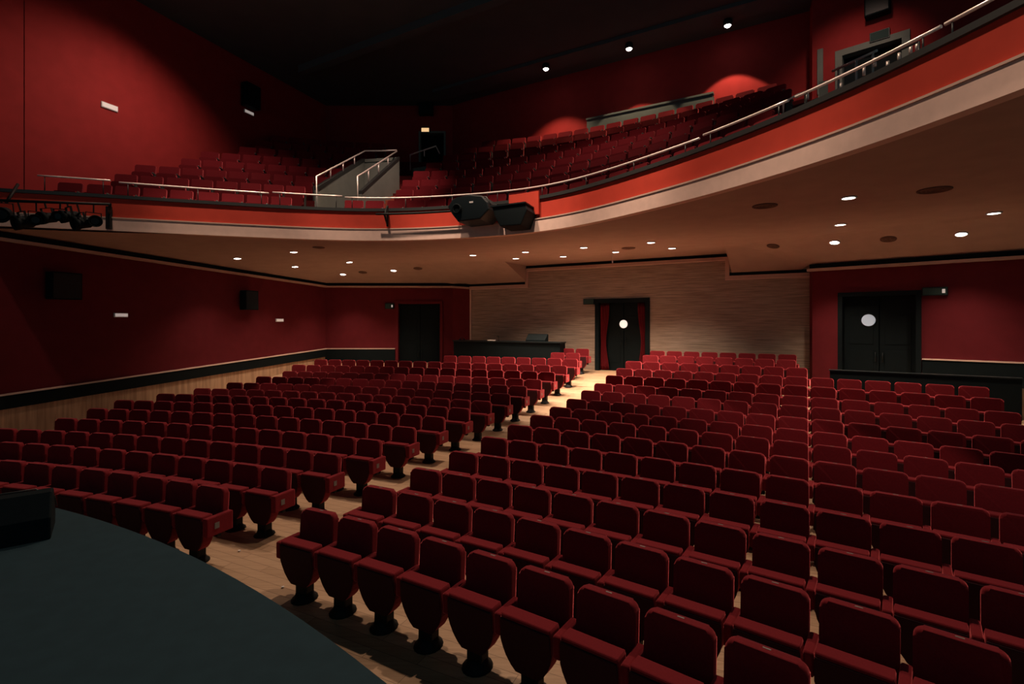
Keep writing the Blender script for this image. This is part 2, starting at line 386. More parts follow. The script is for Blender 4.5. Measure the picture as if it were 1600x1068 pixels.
# ------------------------------------------------------------------ cornices and dado of the stalls
def strip(name, a, b, za, zb, y0, y1, h, m, x0=0., x1=None, h2=None):
    d = dirn(a, b); L = (b-a).length; x1 = L if x1 is None else x1
    bm = bmesh.new(); h2 = h if h2 is None else h2
    z0, z1 = lerp(za, zb, x0/L), lerp(za, zb, x1/L)
    q = [(x0, y0, z0), (x1, y0, z1), (x1, y1, z1), (x0, y1, z0), (x0, y0, z0+h), (x1, y0, z1+h2), (x1, y1, z1+h2), (x0, y1, z0+h)]
    vv = [bm.verts.new(p) for p in q]
    for f in ((0,3,2,1),(4,5,6,7),(0,1,5,4),(1,2,6,5),(2,3,7,6),(3,0,4,7)): bm.faces.new([vv[i] for i in f])
    return struct(build(name, bm, m, loc=(a.x, a.y, 0), rotz=math.atan2(d.y, d.x)))
tn = 7
def T():
    global tn; tn += 1; return 'trim_%d' % (tn-1)
tl = px_along(WL0, WL1, 0)/(WL1-WL0).length
def along_left(z_x0, z_c):     # heights at both ends of the left wall, given those at the frame edge and the corner
    s = (z_c-z_x0)/(1-tl); return z_x0 - s*tl, z_c
# crown cornice, with the shade of the gap above painted as black strips
za, zb = along_left(1.90+EYE, 1.485+EYE)
strip(T(), WL0, WL1, za, zb, -.16, -.002, .07, 'cornice'); strip(T(), WL0, WL1, za+.075, zb+.075, -.09, -.002, .12, 'black')
strip(T(), WL1, WB1, 1.485+EYE, 1.47+EYE, -.16, -.002, .07, 'cornice'); strip(T(), WL1, WB1, 1.56+EYE, 1.545+EYE, -.09, -.002, .12, 'black')
strip(T(), WB1, WC0, 1.47+EYE, 1.38+EYE, -.12, -.002, .08, 'cornice'); strip(T(), WB1, WC0, 1.553+EYE, 1.463+EYE, -.07, -.002, .12, 'black')
c0, c1 = px_along(WC0, WC1, 825), px_along(WC0, WC1, 1135)
LC = (WC1-WC0).length
strip(T(), WC0, WC1, 1.37+EYE, 1.37+EYE, -.07, -.002, .11, 'cornice', 0, c0+.03); strip(T(), WC0, WC1, 1.483+EYE, 1.483+EYE, -.05, -.002, .10, 'black', 0, c0-.1)
strip(T(), WC0, WC1, 1.37+EYE, 1.37+EYE, -.07, -.002, .11, 'cornice', c1-.03, LC); strip(T(), WC0, WC1, 1.483+EYE, 1.483+EYE, -.05, -.002, .10, 'black', c1+.1, LC)
strip(T(), WC0, WC1, 2.0+EYE, 2.0+EYE, -.10, -.002, .09, 'cornice', c0-.1, c1+.1); strip(T(), WC0, WC1, 2.093+EYE, 2.093+EYE, -.06, -.002, .10, 'black', c0-.1, c1+.1)
strip(T(), WC0, WC1, 1.484+EYE, 1.484+EYE, -.069, -.002, .513, 'cornice', c0-.09, c0+.03)
strip(T(), WC0, WC1, 1.484+EYE, 1.484+EYE, -.069, -.002, .513, 'cornice', c1-.03, c1+.09)
strip(T(), WR0, WR1, 1.45+EYE, 1.45+EYE, -.18, -.002, .07, 'cornice', -.1, None); strip(T(), WR0, WR1, 1.525+EYE, 1.525+EYE, -.10, -.002, .12, 'black', -.05, None)
# thin pale beads under the centre cornice and down its left end
strip(T(), WC0, WC1, 1.345+EYE, 1.345+EYE, -.075, -.002, .02, 'cream', 0, c0+.03)
strip(T(), WC0, WC1, 1.345+EYE, 1.345+EYE, -.075, -.002, .02, 'cream', c1-.03, LC)
strip(T(), WC0, WC1, 1.975+EYE, 1.975+EYE, -.105, -.002, .02, 'cream', c0+.02, c1-.02)
strip(T(), WC0, WC1, ZF, ZF, -.05, -.002, 1.34+EYE-ZF, 'cream', 0, .05)
# dado: pale rail, black band, pale boards below it (left wall); black band on the back walls
za, zb = along_left(-1.73+EYE, -1.155+EYE)
strip(T(), WL0, WL1, za, zb, -.10, -.002, .035, 'cream')
strip(T(), WL0, WL1, za-.32, zb-.32, -.08, -.002, .315, 'black')
strip(T(), WL0, WL1, -.3, -.3, -.03, -.002, za+.3-.325, 'wainscot', h2=zb+.3-.325)
strip(T(), WL1, WB1, -1.155+EYE, -1.155+EYE, -.10, -.002, .035, 'cream', 0, lb0-.12)
strip(T(), WL1, WB1, .62, .62, -.08, -.002, 1.09, 'black', 0, lb0-.12)
strip(T(), WR0, WR1, -.95+EYE, -.95+EYE, -.10, -.002, .03, 'cream', rb1+.12, None)
strip(T(), WR0, WR1, .9, .9, -.08, -.002, 1.01, 'black', rb1+.12, None)

# ------------------------------------------------------------------ doors
dn = 0
def doorway(a, b, x0, x1, z0, z1, framemat, leaf='black', depth=.22, fw=.12, double=True, porthole=None, pmat=None, label=None):
    """frame standing proud of the wall, two leaves set back in the opening"""
    global dn; dn += 1
    d = dirn(a, b); e = empty('door_%d' % dn, (a.x, a.y, 0), math.atan2(d.y, d.x)); struct(e)
    bm = bmesh.new()
    addbox(bm, x0-fw, x0+.01, -.06, .2, z0, z1+fw); addbox(bm, x1-.01, x1+fw, -.06, .2, z0, z1+fw); addbox(bm, x0-fw, x1+fw, -.062, .2, z1-.01, z1+fw)
    build('frame', bm, framemat, e)
    n = 2 if double else 1
    for i in range(n):
        p, q = lerp(x0, x1, i/n)+.012, lerp(x0, x1, (i+1)/n)-.006
        lf = build('door_leaf', boxbm(p, q, depth, depth+.05, z0, z1-.012, bev=.004), leaf, e)
        bm = bmesh.new()
        for s0, s1 in ((.12, .46), (.52, .80)): addbox(bm, p+.12, q-.12, depth-.012, depth-.002, lerp(z0, z1, s0), lerp(z0, z1, s1), bev=.003)
        build('leaf_panel', bm, leaf, lf)
        hx = q-.07 if i == 0 else p+.07
        bm = bmesh.new(); tube_into(bm, [(hx, depth-.05, z0+.95), (hx, depth-.05, z0+1.2)], .012); tube_into(bm, [(hx, depth, z0+.97), (hx, depth-.05, z0+.97)], .01); tube_into(bm, [(hx, depth, z0+1.18), (hx, depth-.05, z0+1.18)], .01)
        build('handle', bm, 'blackgloss', lf)
    if porthole:
        px, pz, pr = porthole
        mt = Matrix.Translation((px, depth-.016, pz)) @ Matrix.Rotation(PI/2, 4, 'X')
        bm = bmesh.new(); lathe_into(bm, [(pr, -.01), (pr, .005)], 28, mt); build('porthole', bm, pmat, e)
        bm = bmesh.new()
        tube_into(bm, [(px+math.cos(t)*(pr+.012), depth-.015, pz+math.sin(t)*(pr+.012)) for t in [2*PI*k/28 for k in range(29)]], .014); build('porthole_ring', bm, 'blackgloss', e)
    # dark lobby behind the opening
    build('door_backing', boxbm(x0-.1, x1+.1, .30, .34, z0, z1+.1), 'black', e)
    return e
doorway(WL1, WB1, lb0, lb1, .42, ltop, 'wallred_shaded', fw=.10)
ph = (px_along(WC0, WC1, 971.5), z_at(WC0, WC1, 971.5, 506), .145)
doorway(WC0, WC1, cb0, cb1, ZF, ctop, 'black', fw=.14, porthole=ph, pmat='porthole')
ph = (px_along(WR0, WR1, 1355), z_at(WR0, WR1, 1355, 500), .16)
doorway(WR0, WR1, rb0, rb1, .85, rtop, 'black', fw=.10, porthole=ph, pmat='porthole2')
doorway(WL1, WB1, ud0, ud1, udt-2.25, udt, 'greywall', fw=.07)
doorway(WR0, WR1, ur0, ur1, urt-2.3, urt, 'greywall', fw=.16)
# curtains of the centre door
def curtain(xa, xb, pinch, label):
    d = dirn(WC0, WC1); bm = bmesh.new(); R = []
    for k in range(15):
        z = lerp(ZF+.03, ctop-.02, k/14); s = (k/14-.42)/.3; wd = 1-.42*math.exp(-s*s)
        c = pinch; row = []
        for j in range(33):
            x = lerp(xa, xb, j/32); x = c + (x-c)*wd
            row.append(bm.verts.new((x, .10 + .03*math.sin(j/32*PI*10), z)))
        R.append(row)
    for k in range(14):
        for j in range(32): bm.faces.new([R[k][j], R[k][j+1], R[k+1][j+1], R[k+1][j]])
    o = build('curtain', bm, 'curtain', smooth=True, loc=(WC0.x, WC0.y, 0), rotz=math.atan2(d.y, d.x))
    mo = o.modifiers.new('thickness', 'SOLIDIFY'); mo.thickness = .006
    return tag(o, label, 'curtain')
curtain(px_along(WC0, WC1, 937), px_along(WC0, WC1, 951), px_along(WC0, WC1, 938), 'dark red curtain tied back at the left side of the centre doorway')
curtain(px_along(WC0, WC1, 995), px_along(WC0, WC1, 1008), px_along(WC0, WC1, 1008), 'dark red curtain tied back at the right side of the centre doorway')

# ------------------------------------------------------------------ stage
SZ = EYE - 1.75
edge = [(100,796),(160,812),(225,835),(262,852),(300,867),(357,900),(400,922),(432,946),(480,985),(520,1013),(560,1040),(605,1068)]
E2 = [((x-800)/800*800*1.75/(y-503), 800*1.75/(y-503)) for x, y in edge]
# smooth arc through first, middle and last point
(ax, ay), (bx, by), (cx_, cy_) = E2[0], E2[6], E2[-1]
D = 2*(ax*(by-cy_)+bx*(cy_-ay)+cx_*(ay-by))
ox = ((ax*ax+ay*ay)*(by-cy_)+(bx*bx+by*by)*(cy_-ay)+(cx_*cx_+cy_*cy_)*(ay-by))/D
oy = ((ax*ax+ay*ay)*(cx_-bx)+(bx*bx+by*by)*(ax-cx_)+(cx_*cx_+cy_*cy_)*(bx-ax))/D
sr = math.hypot(ax-ox, ay-oy)
a0, a1 = math.atan2(ay-oy, ax-ox), math.atan2(cy_-oy, cx_-ox)
arc = [(ox+sr*math.cos(t), oy+sr*math.sin(t)) for t in [lerp(a0+(a0-a1)*1.6, a1-(a0-a1)*1.2, k/60) for k in range(61)]]
outline = arc + [(arc[-1][0]+1, -5), (arc[0][0]-3, -5)]
o = build('stage', prism(outline, 'z', -.02, SZ), 'stage')
tag(o, 'dark grey curved stage floor in the lower left foreground', 'stage')

# ------------------------------------------------------------------ stalls seats
def ordinal(n):
    w = ['', 'first', 'second', 'third', 'fourth', 'fifth', 'sixth', 'seventh', 'eighth', 'ninth', 'tenth', 'eleventh', 'twelfth', 'thirteenth', 'fourteenth', 'fifteenth', 'sixteenth', 'seventeenth', 'eighteenth', 'nineteenth', 'twentieth']
    return w[n] if n <= 20 else 'twenty-' + w[n-20]
def rounded(x0, x1, z0, z1, rt, rb, n=5):
    p = []
    for cx, cz, r, a in ((x1-rt, z1-rt, rt, 0), (x0+rt, z1-rt, rt, 90), (x0+rb, z0+rb, rb, 180), (x1-rb, z0+rb, rb, 270)):
        for k in range(n+1):
            t = math.radians(a + 90*k/n); p.append((cx+r*math.cos(t), cz+r*math.sin(t)))
    return p
def seat_meshes():
    d = {}
    bm = prism(rounded(-.236, .236, .34, .84, .055, .03), 'y', -.04, .04, .022, 3)
    for v in bm.verts:
        t = (v.co.z-.34)/.5
        v.co.y += lerp(-.035, .0, t) + .018*((v.co.x/.236)**2)*(-1) + (-.012*math.sin(t*PI) if v.co.y < 0 else 0)
    d['backrest'] = (bm, ['velvet'])
    # tipped-up seat: cushion slab narrowing to the pedestal, dark shell on its underside (facing the stage)
    def shield(w, z0, z1):
        R = [(w, z1-.02), (w*.965, z1), ]
        p = [(-x, z) for x, z in R][::-1]
        p = [(-w, z1-.025), (-w*.97, z1), (w*.97, z1), (w, z1-.025), (w, lerp(z0, z1, .58)), (w*.95, lerp(z0, z1, .42)), (w*.83, lerp(z0, z1, .26)), (w*.64, lerp(z0, z1, .10)), (w*.45, z0), (-w*.45, z0), (-w*.64, lerp(z0, z1, .10)), (-w*.83, lerp(z0, z1, .26)), (-w*.95, lerp(z0, z1, .42)), (-w, lerp(z0, z1, .58))]
        return p
    bm = prism(shield(.226, .17, .60), 'y', -.345, -.195, .02, 3)
    for v in bm.verts: v.co.y += (v.co.z-.6)*-.10
    d['seat'] = (bm, ['velvet'])
    bm = prism(shield(.2245, .168, .57), 'y', -.358, -.335, .010, 2)
    for v in bm.verts: v.co.y += (v.co.z-.6)*-.10
    d['seat_shell'] = (bm, ['shell'])
    bm = boxbm(.236, .306, -.33, -.03, .40, .575, bev=.018); d['armrest'] = (bm, ['velvet'])
    bm = boxbm(-.306, -.236, -.33, -.03, .40, .575, bev=.018); d['armrest_left'] = (bm, ['velvet'])
    bm = boxbm(.236, .31, -.34, .01, .36, .585, bev=.014); d['armrest_end'] = (bm, ['velvet'])
    d['aisle_number_plate'] = (boxbm(.311, .315, -.24, -.18, .44, .51), ['plate'])
    bm = bmesh.new()
    a = [(-.085, -.29), (.085, -.29), (.085, -.14), (-.085, -.14)]
    addbox(bm, -.075, .075, -.285, -.16, .03, .34, bev=.02)
    addbox(bm, -.25, .25, -.16, -.10, .30, .36, bev=.01)
    d['pedestal'] = (bm, ['iron'])
    bm = bmesh.new(); lathe_into(bm, [(.128, 0), (.124, .015), (.095, .035), (.082, .08)], 16, Matrix.Translation((0, -.225, 0)) @ Matrix.Diagonal((1, 1.1, 1, 1)))
    d['foot'] = (bm, ['iron'])
    d['number_plate'] = (boxbm(-.024, .024, -.006, .008, .838, .8415), ['plate'])
    out = {}
    for k, (bm, mm) in d.items():
        bmesh.ops.recalc_face_normals(bm, faces=bm.faces); me = bpy.data.meshes.new('theatre_seat_'+k)
        for f in bm.faces: f.smooth = (k == 'foot') or (k in ('backrest', 'seat', 'armrest', 'armrest_left') and f.calc_area() < .0035)
        bm.to_mesh(me); bm.free()
        for m_ in mm: me.materials.append(M[m_])
        out[k] = me
    return out
SM = seat_meshes()
def project(p):
    return 800+800*p.x/p.y, 503-800*(p.z-EYE)/p.y
seats = []      # (dist, x, y, z, phi, block, row, idx, first, foot)
LEFT_END = {13: 511, 12: 479, 11: 445.5, 10: 406, 9: 361, 8: 315.6, 7: 263, 6: 202.5, 5: 150, 4: 88, 3: 0, 2: -60, 1: -60, 14: 700.7}
for n in range(1, 17):
    for left in (False, True):
        q = row_start(n, left); r = (q-Vector((CX, CY))).length; p0 = math.atan2(q.x-CX, q.y-CY)
        cnt = (15 if n <= 13 else (9 if n == 14 else 8)) if not left else (2 if n >= 15 else 40)
        off = 0 if n < 15 else .5
        rc = {1: 18.5, 2: 20.5, 3: 25., 4: 28.}.get(n, r) if not left else r      # the front rows of the right block bend more
        gx, gy = q.x-rc*math.sin(p0), q.y-rc*math.cos(p0)
        for i in range(cnt):
            ph = p0 + (-1 if left else 1)*(i+off)*SP/rc
            x, y = gx+rc*math.sin(ph), gy+rc*math.cos(ph)
            z = floor_z(r)
            px, py = project(Vector((x, y, z+.84)))
            if left and n < 15 and px < LEFT_END[n]-12: break
            if px < -35 or px > 1640 or py > 1075: continue
            foot = floor_z(r-.225)-z
            seats.append((math.hypot(x, y), x, y, z, ph, left, n, i, i == 0, foot))
seats.sort()
print('stalls seats', len(seats))
def seat_parts(left, first):
    L = [('backrest', 'backrest', None), ('seat', 'seat', None), ('seat_shell', 'seat_shell', 'seat'), ('pedestal', 'pedestal', None), ('foot', 'foot', 'pedestal'),
         ('armrest', 'armrest_end' if (left and first) else 'armrest', None)]
    if left and first: L.append(('number_plate', 'aisle_number_plate', 'armrest'))
    if not left and first: L.append(('armrest', 'armrest_left', None))
    if not left: L.append(('number_plate', 'number_plate', 'backrest'))
    return L
# one finished seat of each kind, then copies of the seat and of each of its parts
proto = {}
def make_seat(left, first):
    root = empty('theatre_chair'); made = {}
    for nm, key, par in seat_parts(left, first):
        o = bpy.data.objects.new(nm, SM[key]); C.objects.link(o); o.parent = made[par] if par else root; made.setdefault(nm, o)
    return root
def copy_tree(o, parent=None):
    c = o.copy(); C.objects.link(c); c.parent = parent
    for ch in list(o.children): copy_tree(ch, c)
    return c
for dist, x, y, z, ph, left, n, i, first, foot in seats[:300]:
    k = (left, first)
    if k not in proto: t = proto[k] = make_seat(left, first)
    else: t = copy_tree(proto[k])
    t.location = (x, y, z); t.rotation_euler.z = -ph
    for ch in t.children:
        if ch.name.startswith('pedestal'):
            for g in ch.children: g.location.z = foot
    row = 'front row' if n == 1 else ordinal(n) + ' row'
    tag(t, 'red tip-up seat, %s block, %s, %s seat from the centre aisle' % ('left' if left else 'right', row, ordinal(i+1)), 'seat', 'red tip-up seats of the stalls')
# beyond three hundred the farthest seats are one object
bm = bmesh.new(); mats = ['velvet', 'shell', 'iron', 'plate']
for dist, x, y, z, ph, left, n, i, first, foot in seats[300:]:
    mt = Matrix.Translation((x, y, z)) @ Matrix.Rotation(-ph, 4, 'Z')
    for nm, key, par in seat_parts(left, first):
        if nm in ('number_plate',) and not (left and first): continue
        me = SM[key]; nv, nf = len(bm.verts), len(bm.faces)
        bm.from_mesh(me); bm.verts.ensure_lookup_table(); bm.faces.ensure_lookup_table()
        mm = mt @ Matrix.Translation((0, 0, foot)) if nm == 'foot' else mt
        for v in bm.verts[nv:]: v.co = mm @ v.co
        mi = mats.index([k for k in mats if M[k] == me.materials[0]][0])
        for f in bm.faces[nf:]: f.material_index = mi
me = bpy.data.meshes.new('theatre_seats_far'); bm.to_mesh(me); bm.free()
for k in mats: me.materials.append(M[k])
o = bpy.data.objects.new('distant_theatre_chairs', me); C.objects.link(o)
tag(o, 'remaining red tip-up seats of the farthest stalls rows under the balcony', 'seats', kind='stuff')

# ------------------------------------------------------------------ balcony deck and seats
DV0 = -6.23
def row_u(k, v):                 # k = 1 (front) .. 8 (back), fractions between
    e = .05; sl = (u_par(v+e)-u_par(v-e))/(2*e); u1 = u_par(v) + .80*math.sqrt(1+min(sl*sl, 1.2))
    dv = v-DV0; R = 14. if dv < 0 else 30.; u8 = 17.1-(R-math.sqrt(max(R*R-dv*dv, .1)))
    return lerp(u1, u8, (k-1)/7)
def row_top(k): return 3.45+.49*(k-1)
SEATH = .80
GA0, GA1 = at(497, 291, 14.05), at(570, 247, 17.0)       # top ends of the left gangway wall
GB0, GB1 = at(561, 298, 14.9), at(620, 245, 16.8)       # top ends of the right gangway wall
def side_of(p, a, b): return ((b.x-a.x)*(a.y-p.y) + (b.y-a.y)*(p.x-a.x))/math.hypot(b.x-a.x, b.y-a.y)   # + to the right
def passage(v, u):               # sunken gangway between the two blocks
    p = vu(v, u)
    return side_of(p, GA0, GA1) > .0 and side_of(p, GB0, GB1) < .05 and p.y < GA1.y
def deck_z(v, u):
    a, b = row_u(1, v), row_u(8, v); k = 1+7*(u-a)/(b-a)
    return row_top(max(1, min(8, k)))-SEATH
ROW_START = {1: 537, 2: 618, 3: 628, 4: 645, 5: 665, 6: 692, 7: 722, 8: 752}
RV = -.25                        # right end of the right block
def left_wall_v(u): return vL1 + (u-uL1)*(vL0-vL1)/(uL0-uL1)
for k in range(1, 9):
    bm = bmesh.new(); zt = row_top(k)-SEATH
    fk = k-.42 if k > 1 else None; bk = k+.58 if k < 8 else None
    vs_ = [-17.8+.1*i for i in range(223)]
    prev = None
    for v in vs_:
        uf = row_u(fk, v) if fk else u_par(v)+.13
        ub = row_u(bk, v) if bk else u_wall(v)-.01
        if v < -15.2: uf = max(uf, u_left(v)+.02)
        ub = min(ub, u_wall(v)-.01)
        ok = ub > uf+.05 and not (k > 1 and passage(v, (uf+ub)/2)) and not (k > 1 and RV+.3 < v)
        if ok:
            zb = max(zt-.55, 2.26)
            cur = [bm.verts.new(vu(v, uf, zb)), bm.verts.new(vu(v, uf, zt)), bm.verts.new(vu(v, ub, zt)), bm.verts.new(vu(v, ub, zb))]
            if prev:
                for q in range(3): bm.faces.new([prev[q], prev[q+1], cur[q+1], cur[q]])
            prev = cur
        else: prev = None
    struct(build('floor_balcony_tier', bm, 'carpet'))
def balcony_seat():
    root = empty('balcony_chair')
    bm = prism(rounded(-.255, .255, .36, SEATH, .03, .02), 'y', -.035, .035, .018, 2)
    for v in bm.verts: v.co.y += lerp(-.08, 0, (v.co.z-.36)/.44)
    build('backrest', bm, 'velvet', root, smooth=.0035)
    bm = prism(rounded(-.24, .24, .14, .54, .03, .10), 'y', -.29, -.17, .02, 2); build('seat', bm, 'velvet', root, smooth=.0035)
    bm = bmesh.new(); addbox(bm, .262, .300, -.34, .02, .50, .535, bev=.008); addbox(bm, .268, .294, -.24, -.04, 0., .505)
    build('armrest', bm, 'armgrey', root)
    return root
M['armgrey'] = mat('grey_metal_armrest', (.10, .12, .11), .4, .3, .5)
bseats = []
for k in range(1, 9):
    # walk along the row from the left wall to the right end
    v = -17.6; acc = 0; pts = []
    while v < RV-.2:
        u = row_u(k, v); pts.append((v, u)); v += .02
    blocks = {'L': [], 'R': []}
    for v, u in pts:
        if v < left_wall_v(u)+.45 and v < -14: continue
        p = vu(v, u); px = project(p)[0]; side = None
        if side_of(p, GA0, GA1) < (-.80 if k <= 2 else -.38): side = 'L'
        elif px > ROW_START[k]: side = 'R'
        if side: blocks[side].append((v, u))
    for side, ps in blocks.items():
        if len(ps) < 5: continue
        ps = ps[::-1] if side == 'L' else ps       # count from the stairs
        d = 0; nxt = .28; idx = 0
        for a, b in zip(ps, ps[1:]):
            st = math.hypot(b[0]-a[0], b[1]-a[1])
            if d+st >= nxt:
                e = .04; tv = Vector((2*e, row_u(k, a[0]+e)-row_u(k, a[0]-e))).normalized()
                idx += 1; bseats.append((k, side, idx, a[0], a[1], math.atan2(tv.y, tv.x))); nxt += .60
            d += st
print('balcony seats', len(bseats))
bp_ = None
for k, side, idx, v, u, ta in bseats:
    p = vu(v, u, row_top(k)-SEATH)
    px, py = project(p + Vector((0, 0, .8)))
    if px < -30: continue
    if bp_ is None: t = bp_ = balcony_seat()
    else: t = copy_tree(bp_)
    t.location = p; t.rotation_euler.z = ta-HALL
    tag(t, 'dark red balcony seat %s of the gangway, %s row, %s seat from it' % ('left' if side == 'L' else 'right', 'front' if k == 1 else ordinal(k), ordinal(idx)), 'seat', 'dark red seats of the balcony')

# ------------------------------------------------------------------ balcony rails
def railpath(v0, v1, z, off=.07, st=.25):
    P = front_pts(v0, v1, st, off); return [vu(a, b, z + (.0 if not callable(z) else 0)) for a, b in P]
def v_of_px(px):                 # parapet position on a sight line
    lo, hi = -15.5, 3.3
    f = lambda v: project(vu(v, u_par(v), 3.))[0]-px
    for _ in range(50):
        m_ = (lo+hi)/2
        if f(m_) > 0: hi = m_
        else: lo = m_
    return (lo+hi)/2
def rail_z(v): return interp(v, [-15.5, -9, -4, 0, 2], [3.42, 3.38, 3.32, 3.26, 3.24])
RAILS = [(2, 170, 'far left, behind the lighting bar'), (184, 419, 'left, before the left seats'), (425, 534, 'at the foot of the gangway walls'), (538, 1088, 'long centre length before the right seats'), (1094, 1226, 'right, ending at a curled tip'), (1237, 1462, 'before the right stairs'), (1468, 1600, 'rightmost, running out of view')]
for i, (a, b, lb) in enumerate(RAILS):
    va, vb = v_of_px(a), v_of_px(b)
    e = empty('balcony_rail', vu((va+vb)/2, u_par((va+vb)/2), 3.05)); inv = e.location.copy()
    dz = -.03 if i in (1, 3) else .0
    bm = bmesh.new(); P = [vu(q[0], q[1], rail_z(q[0])+dz) - inv for q in front_pts(va, vb, .2, .08)]
    tube_into(bm, P, .021, 8); build('handrail', bm, 'steel', e)
    L = sum((P[j+1]-P[j]).length for j in range(len(P)-1)); npst = max(2, round(L/1.25))
    for j in range(npst):
        t = (j+.12)/(npst-.76) if npst > 1 else .5; t = min(t, .97)
        v = lerp(va, vb, t); q = front_pts(v, v+.01, .01, .08)[0]
        bm = bmesh.new(); tube_into(bm, [vu(q[0], q[1], 3.05)-inv, vu(q[0], q[1], rail_z(v)+dz-.015)-inv], .011, 6); build('post', bm, 'capmat', e)
    tag(e, 'pale steel rail on the balcony front, ' + lb, 'railing', 'rails along the balcony front')

# gangway walls and rails, left of centre
def gang_wall(a, b, base, label, out, thick=.10):
    d = b-a; L = math.hypot(d.x, d.y); z0, z1 = a.z-EYE, b.z-EYE
    y0, y1 = (0, thick) if out > 0 else (-thick, 0)
    bm = prism([(0, base), (L, base), (L, z1-.10), (0, z0-.10)], 'y', y0, y1)
    o = build('gangway_wall', bm, 'greywall'); o.location = (a.x, a.y, EYE); o.rotation_euler.z = math.atan2(d.y, d.x)
    build('coping', prism([(0, z0-.10), (L, z1-.10), (L, z1), (0, z0)], 'y', y0-.012, y1+.012), 'capmat', o)
    return tag(o, label, 'wall')
def rail_obj(name, pts, posts, r, label, group=None, pm='steel'):
    e = empty(name, pts[0]); o0 = Vector(pts[0])
    bm = bmesh.new(); tube_into(bm, [Vector(p)-o0 for p in pts], r, 8); build('handrail', bm, 'steel', e)
    for a, b in posts:
        bm = bmesh.new(); tube_into(bm, [Vector(a)-o0, Vector(b)-o0], r*.8, 6); build('post', bm, pm, e)
    return tag(e, label, 'railing', group)
gang_wall(GA0, GA1, 2.3, 'grey gangway wall rising beside the left balcony seats', 1)
gang_wall(GB0, GB1, 2.3, 'grey gangway wall rising beside the red balcony stairs', -1)
UP = Vector((0, 0, 1))
def wall_rail(p0, p1, low, h0, h1, extra, label):
    pts = [Vector((p0.x, p0.y, EYE+low)), p0+UP*h0, p1+UP*h1] + extra
    posts = [(p0.lerp(p1, t)+UP*lerp(h0, h1, t), p0.lerp(p1, t)-UP*.02) for t in (.25, .5, .75)]
    return rail_obj('gangway_rail', pts, posts, .026, label, 'rails of the balcony gangway')
wall_rail(GA0+Vector((-.03, -.03, 0)), GA1, 2.75, .26, .24, [GA1.lerp(GB1, .5)+UP*.22, GB1+UP*.22], 'white handrail on the wall left of the balcony gangway')
wall_rail(GB0+Vector((-.02, -.06, 0)), GB1, 2.9, .40, .18, [], 'white handrail on the wall right of the balcony gangway')
d = GB1-GA1; L = math.hypot(d.x, d.y); zt = min(GA1.z, GB1.z)-EYE
o = build('gangway_back_wall', boxbm(0, L, 0, .1, 2.3, zt-.12), 'greywall', loc=(GA1.x, GA1.y, EYE), rotz=math.atan2(d.y, d.x)); tag(o, 'low grey wall closing the back of the balcony gangway', 'wall')
build('coping', boxbm(0, L, -.03, .13, zt-.12, zt-.02), 'greywall', o)
bm = bmesh.new(); f = bm.faces.new([bm.verts.new((p.x, p.y, EYE+z)) for p, z in ((GA0, 2.32), (GB0, 2.32), (GB1, 2.32), (GA1, 2.32))])
r_ = bmesh.ops.extrude_face_region(bm, geom=[f]); bmesh.ops.translate(bm, vec=(0, 0, -.04), verts=[g for g in r_['geom'] if isinstance(g, bmesh.types.BMVert)])
struct(build('floor_balcony_gangway', bm, 'carpet'))
def stair_flight(a, b, off0, off1, s0, s1, label):
    d = Vector((b.x-a.x, b.y-a.y)).normalized(); n = Vector((d.y, -d.x)); bm = bmesh.new(); s_ = s0
    while s_ < s1:
        c = Vector((a.x, a.y)) + d*(s_+.15) + n*(off0+off1)/2; v, u = tovu(c.x, c.y); z = deck_z(v, u)+.13+EYE; zl = max(z-.5, 2.27+EYE)
        q = [Vector((a.x, a.y)) + d*x + n*y for x, y in ((s_, off0), (s_, off1), (s_+.3, off1), (s_+.3, off0))]
        lo = [bm.verts.new((p.x, p.y, zl)) for p in q]; hi = [bm.verts.new((p.x, p.y, z)) for p in q]
        bm.faces.new(hi); bm.faces.new(lo[::-1])
        for j in range(4): bm.faces.new([lo[j], lo[(j+1) % 4], hi[(j+1) % 4], hi[j]])
        s_ += .3
    tag(build('balcony_stairs', bm, 'tread'), label, 'stairs')
stair_flight(GB0, GB1, .02, .62, .3, 3.3, 'reddish balcony stairs climbing beside the right seating block')
stair_flight(GA0, GA1, -.56, -.14, .35, 1.7, 'reddish balcony stairs between the left seats and the gangway wall')
# small wall and rail by the upper door
a, b = at(646, 262, 18.3), at(686, 250, 19.0); d = b-a
o = build('landing_wall', prism([(0, 3.6), (math.hypot(d.x, d.y), 3.6), (math.hypot(d.x, d.y), 5.85), (0, 5.5)], 'y', 0, .1), 'greywall', loc=(a.x, a.y, EYE), rotz=math.atan2(d.y, d.x)); tag(o, 'short grey wall beside the upper left balcony door', 'wall')
rail_obj('landing_rail', [at(641, 266, 18.2), at(641, 242, 18.2), at(681, 228, 18.9), at(687, 240, 18.9)], [(at(663, 235, 18.5), at(663, 244, 18.5))], .026, 'white bent handrail in front of the upper left balcony door')
